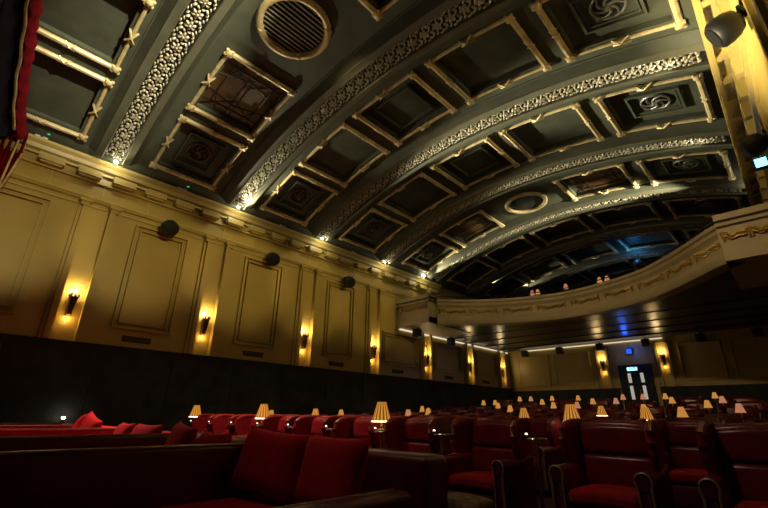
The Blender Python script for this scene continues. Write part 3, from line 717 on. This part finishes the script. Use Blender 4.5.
BX = [(-3.60,-1.74),(-5.73,-3.62),(-8.10,-5.75),(-10.1,-8.12),(-12.05,-10.12)]
BL = ['dark red leather daybed with low aisle arm, nearest one at the bottom of the picture','red daybed with tall divider, second from the aisle','red daybed with tall divider, third from the aisle','red daybed with tall divider, fourth from the aisle','red daybed against the black lower wall, farthest from the aisle']
for k,(a,b) in enumerate(BX): daybed(a,b,BL[k], .70 if k == 0 else None, 'velvet' if k > 1 else 'leather_dark')  # far beds get a brighter red in place of light falling there
def cushion(x,y,z,w,h,lean,rz,lb,roll=0):
    q = MB(); n = 12
    for side in (1,-1):
        vs = []; fs = []
        for i in range(n+1):
            for j in range(n+1):
                u = -1+2*i/n; v = -1+2*j/n; e = (1-u**4)*(1-v**4); pin = 1-.09*(1-u*u)*abs(v)**3 ; pin2 = 1-.09*(1-v*v)*abs(u)**3
                t = .085*max(0,e)**.55+.004*sin(9*u+3*v)*e
                vs.append((u*w/2*pin2, side*t, v*h/2*pin))
        for i in range(n):
            for j in range(n): fs.append((i*(n+1)+j,(i+1)*(n+1)+j,(i+1)*(n+1)+j+1,i*(n+1)+j+1))
        q.add(vs, fs)
    bm = bmesh.new(); me = q.mesh('scatter_cushion', M['velvet'], ang=80); bm.from_mesh(me); bmesh.ops.remove_doubles(bm, verts=bm.verts, dist=.002); bmesh.ops.recalc_face_normals(bm, faces=bm.faces); bm.to_mesh(me); bm.free()
    o = bpy.data.objects.new('scatter_cushion', me); COL.objects.link(o); o.location = (x,y,z); o.rotation_euler = (radians(-lean),radians(roll),radians(rz))
    tag(o, lb, 'cushion', 'red scatter cushions on the daybeds')
cushion(-2.33,1.93,.755,.70,.46,14,-6,'dark red square cushion leaning at the head of the nearest daybed, right one')
cushion(-3.10,1.95,.765,.72,.47,16,8,'dark red square cushion on the nearest daybed, left one under the lamps',4)
cushion(-4.16,1.97,.735,.58,.43,14,0,'red cushion on the second daybed, right and darker one')
cushion(-4.86,1.95,.765,.60,.48,14,-5,'bright red cushion on the second daybed, left one with slanting side',6)
cushion(-6.02,1.97,.755,.74,.46,15,4,'bright red wide cushion on the third daybed, right one')
cushion(-6.86,1.97,.755,.70,.46,15,-4,'bright red cushion on the third daybed, left one')
cushion(-8.60,1.96,.815,.60,.50,13,6,'red cushion with pointed corner on the fourth daybed, right one',16)
cushion(-9.35,1.96,.79,.60,.48,13,-6,'red cushion on the fourth daybed, left one',-12)
# ------------------------------------------------------------------ blue lamps under the soffit and by the right cornice
def blue_lamp(x,y,z,lb,e,aim,s=1.0,m='blue'):
    r = empty('blue_spotlight', (x,y,z)); q = MB(); q.soft((-.16*s,-.02,-.16*s),(.16*s,.10,.16*s),.03); q.build('lamp_body', M['iron'], r)
    q = MB(); q.soft((-.12*s,-.035,-.12*s),(.12*s,-.018,.12*s),.01); q.build('lens', M[m], r); q = MB(); q.tube([(0,.05,.15*s),(0,.05,.32*s)], .02, 6); q.build('hanger', M['iron'], r)
    tag(r, lb, 'spotlight'); light('POINT','blue_light',aim, e, (.03,.12,1.0), .06)
blue_lamp(-5.68,YR-.14,4.22,'deep blue square lamp on the rear wall above the exit sign',10,(-5.6,YR-.6,4.3))
blue_lamp(.48,9.5,5.55,'pale blue lamp under the coffered cornice at the right edge',3,(.40,9.3,5.55),.7,'bluehot')
# little candle lamp by the wall beyond the daybeds
def candle(x,y,z,lb):
    r = empty('candle_light', (x,y,z)); q = MB(); q.lathe([(.05,0),(.055,.02),(.02,.03),(.02,.05),(.045,.07),(.045,.075)], n=12); q.build('holder', M['brass'], r)
    q = MB(); q.ball((0,0,.10),(.035,.035,.03),10,6); q.build('glow_bead', M['hot'], r); tag(r, lb, 'light')
candle(-11.97,2.20,.877,'tiny bright candle light at the head of the farthest daybed')

# ------------------------------------------------------------------ added wash lights without fixtures, for wall, cornice, balcony and seats
AMB = (1.0,.77,.28)
for y,e in ((.2,1250),(3.0,1250),(5.9,1250),(8.8,1150),(11.7,950),(14.2,350)):
    light('SPOT','added_wall_wash',(.1,y,7.0), e, AMB, .08, (-12.2,y,5.35), 19.5, .75)
light('SPOT','added_cornice_wash',(-3.2,4.5,3.6), 4200, (1.0,.86,.50), .2, (.6,6.6,7.0), 44, .8)
light('SPOT','added_balcony_wash',(-6.0,2.0,8.3), 1000, (1.0,.72,.34), .2, (-5.0,16.4,5.2), 46, 1.0)
light('SPOT','added_balcony_wash',(-1.6,6.0,7.9), 420, (1.0,.72,.34), .2, (-.1,12.6,5.3), 34, 1.0)
light('SPOT','seat_wash',(-10.6,.8,7.7), 2000, (1.0,.86,.7), .1, (-8.2,1.5,.7), 48, 1.0)
light('SPOT','seat_wash',(-3.5,.0,8.4), 240, (1.0,.8,.6), .1, (-2.2,4.2,.8), 50, 1.0)
light('SPOT','seat_wash',(-8.0,3.0,8.4), 3600, (1.0,.8,.6), .1, (-8.0,5.4,.6), 60, 1.0)
wd = bpy.data.worlds.new('dark_house'); bpy.context.scene.world = wd; wd.use_nodes = True
wd.node_tree.nodes['Background'].inputs[0].default_value = (.5,.45,.4,1); wd.node_tree.nodes['Background'].inputs[1].default_value = .01
# ------------------------------------------------------------------ camera
cam = bpy.data.cameras.new('camera'); co = bpy.data.objects.new('camera', cam); COL.objects.link(co)
cam.sensor_width = 36; cam.lens = 36*414.0/768; cam.clip_start = .05; cam.clip_end = 200
rx = Vector((0.72120696,0.69261218,0.0122024)); ux = Vector((0.244413,-0.27090704,0.93105943)); fx = Vector((-0.64816881,0.66850411,0.36466367))
co.matrix_world = Matrix.Translation((0,0,1.1)) @ Matrix((rx,ux,-fx)).transposed().to_4x4()
sc = bpy.context.scene; sc.camera = co
sc.cycles.diffuse_bounces = 1; sc.cycles.glossy_bounces = 2
sc.view_settings.view_transform = 'Standard'; sc.view_settings.look = 'None'; sc.view_settings.exposure = 0; sc.view_settings.gamma = 1; sc.view_settings.use_curve_mapping = False
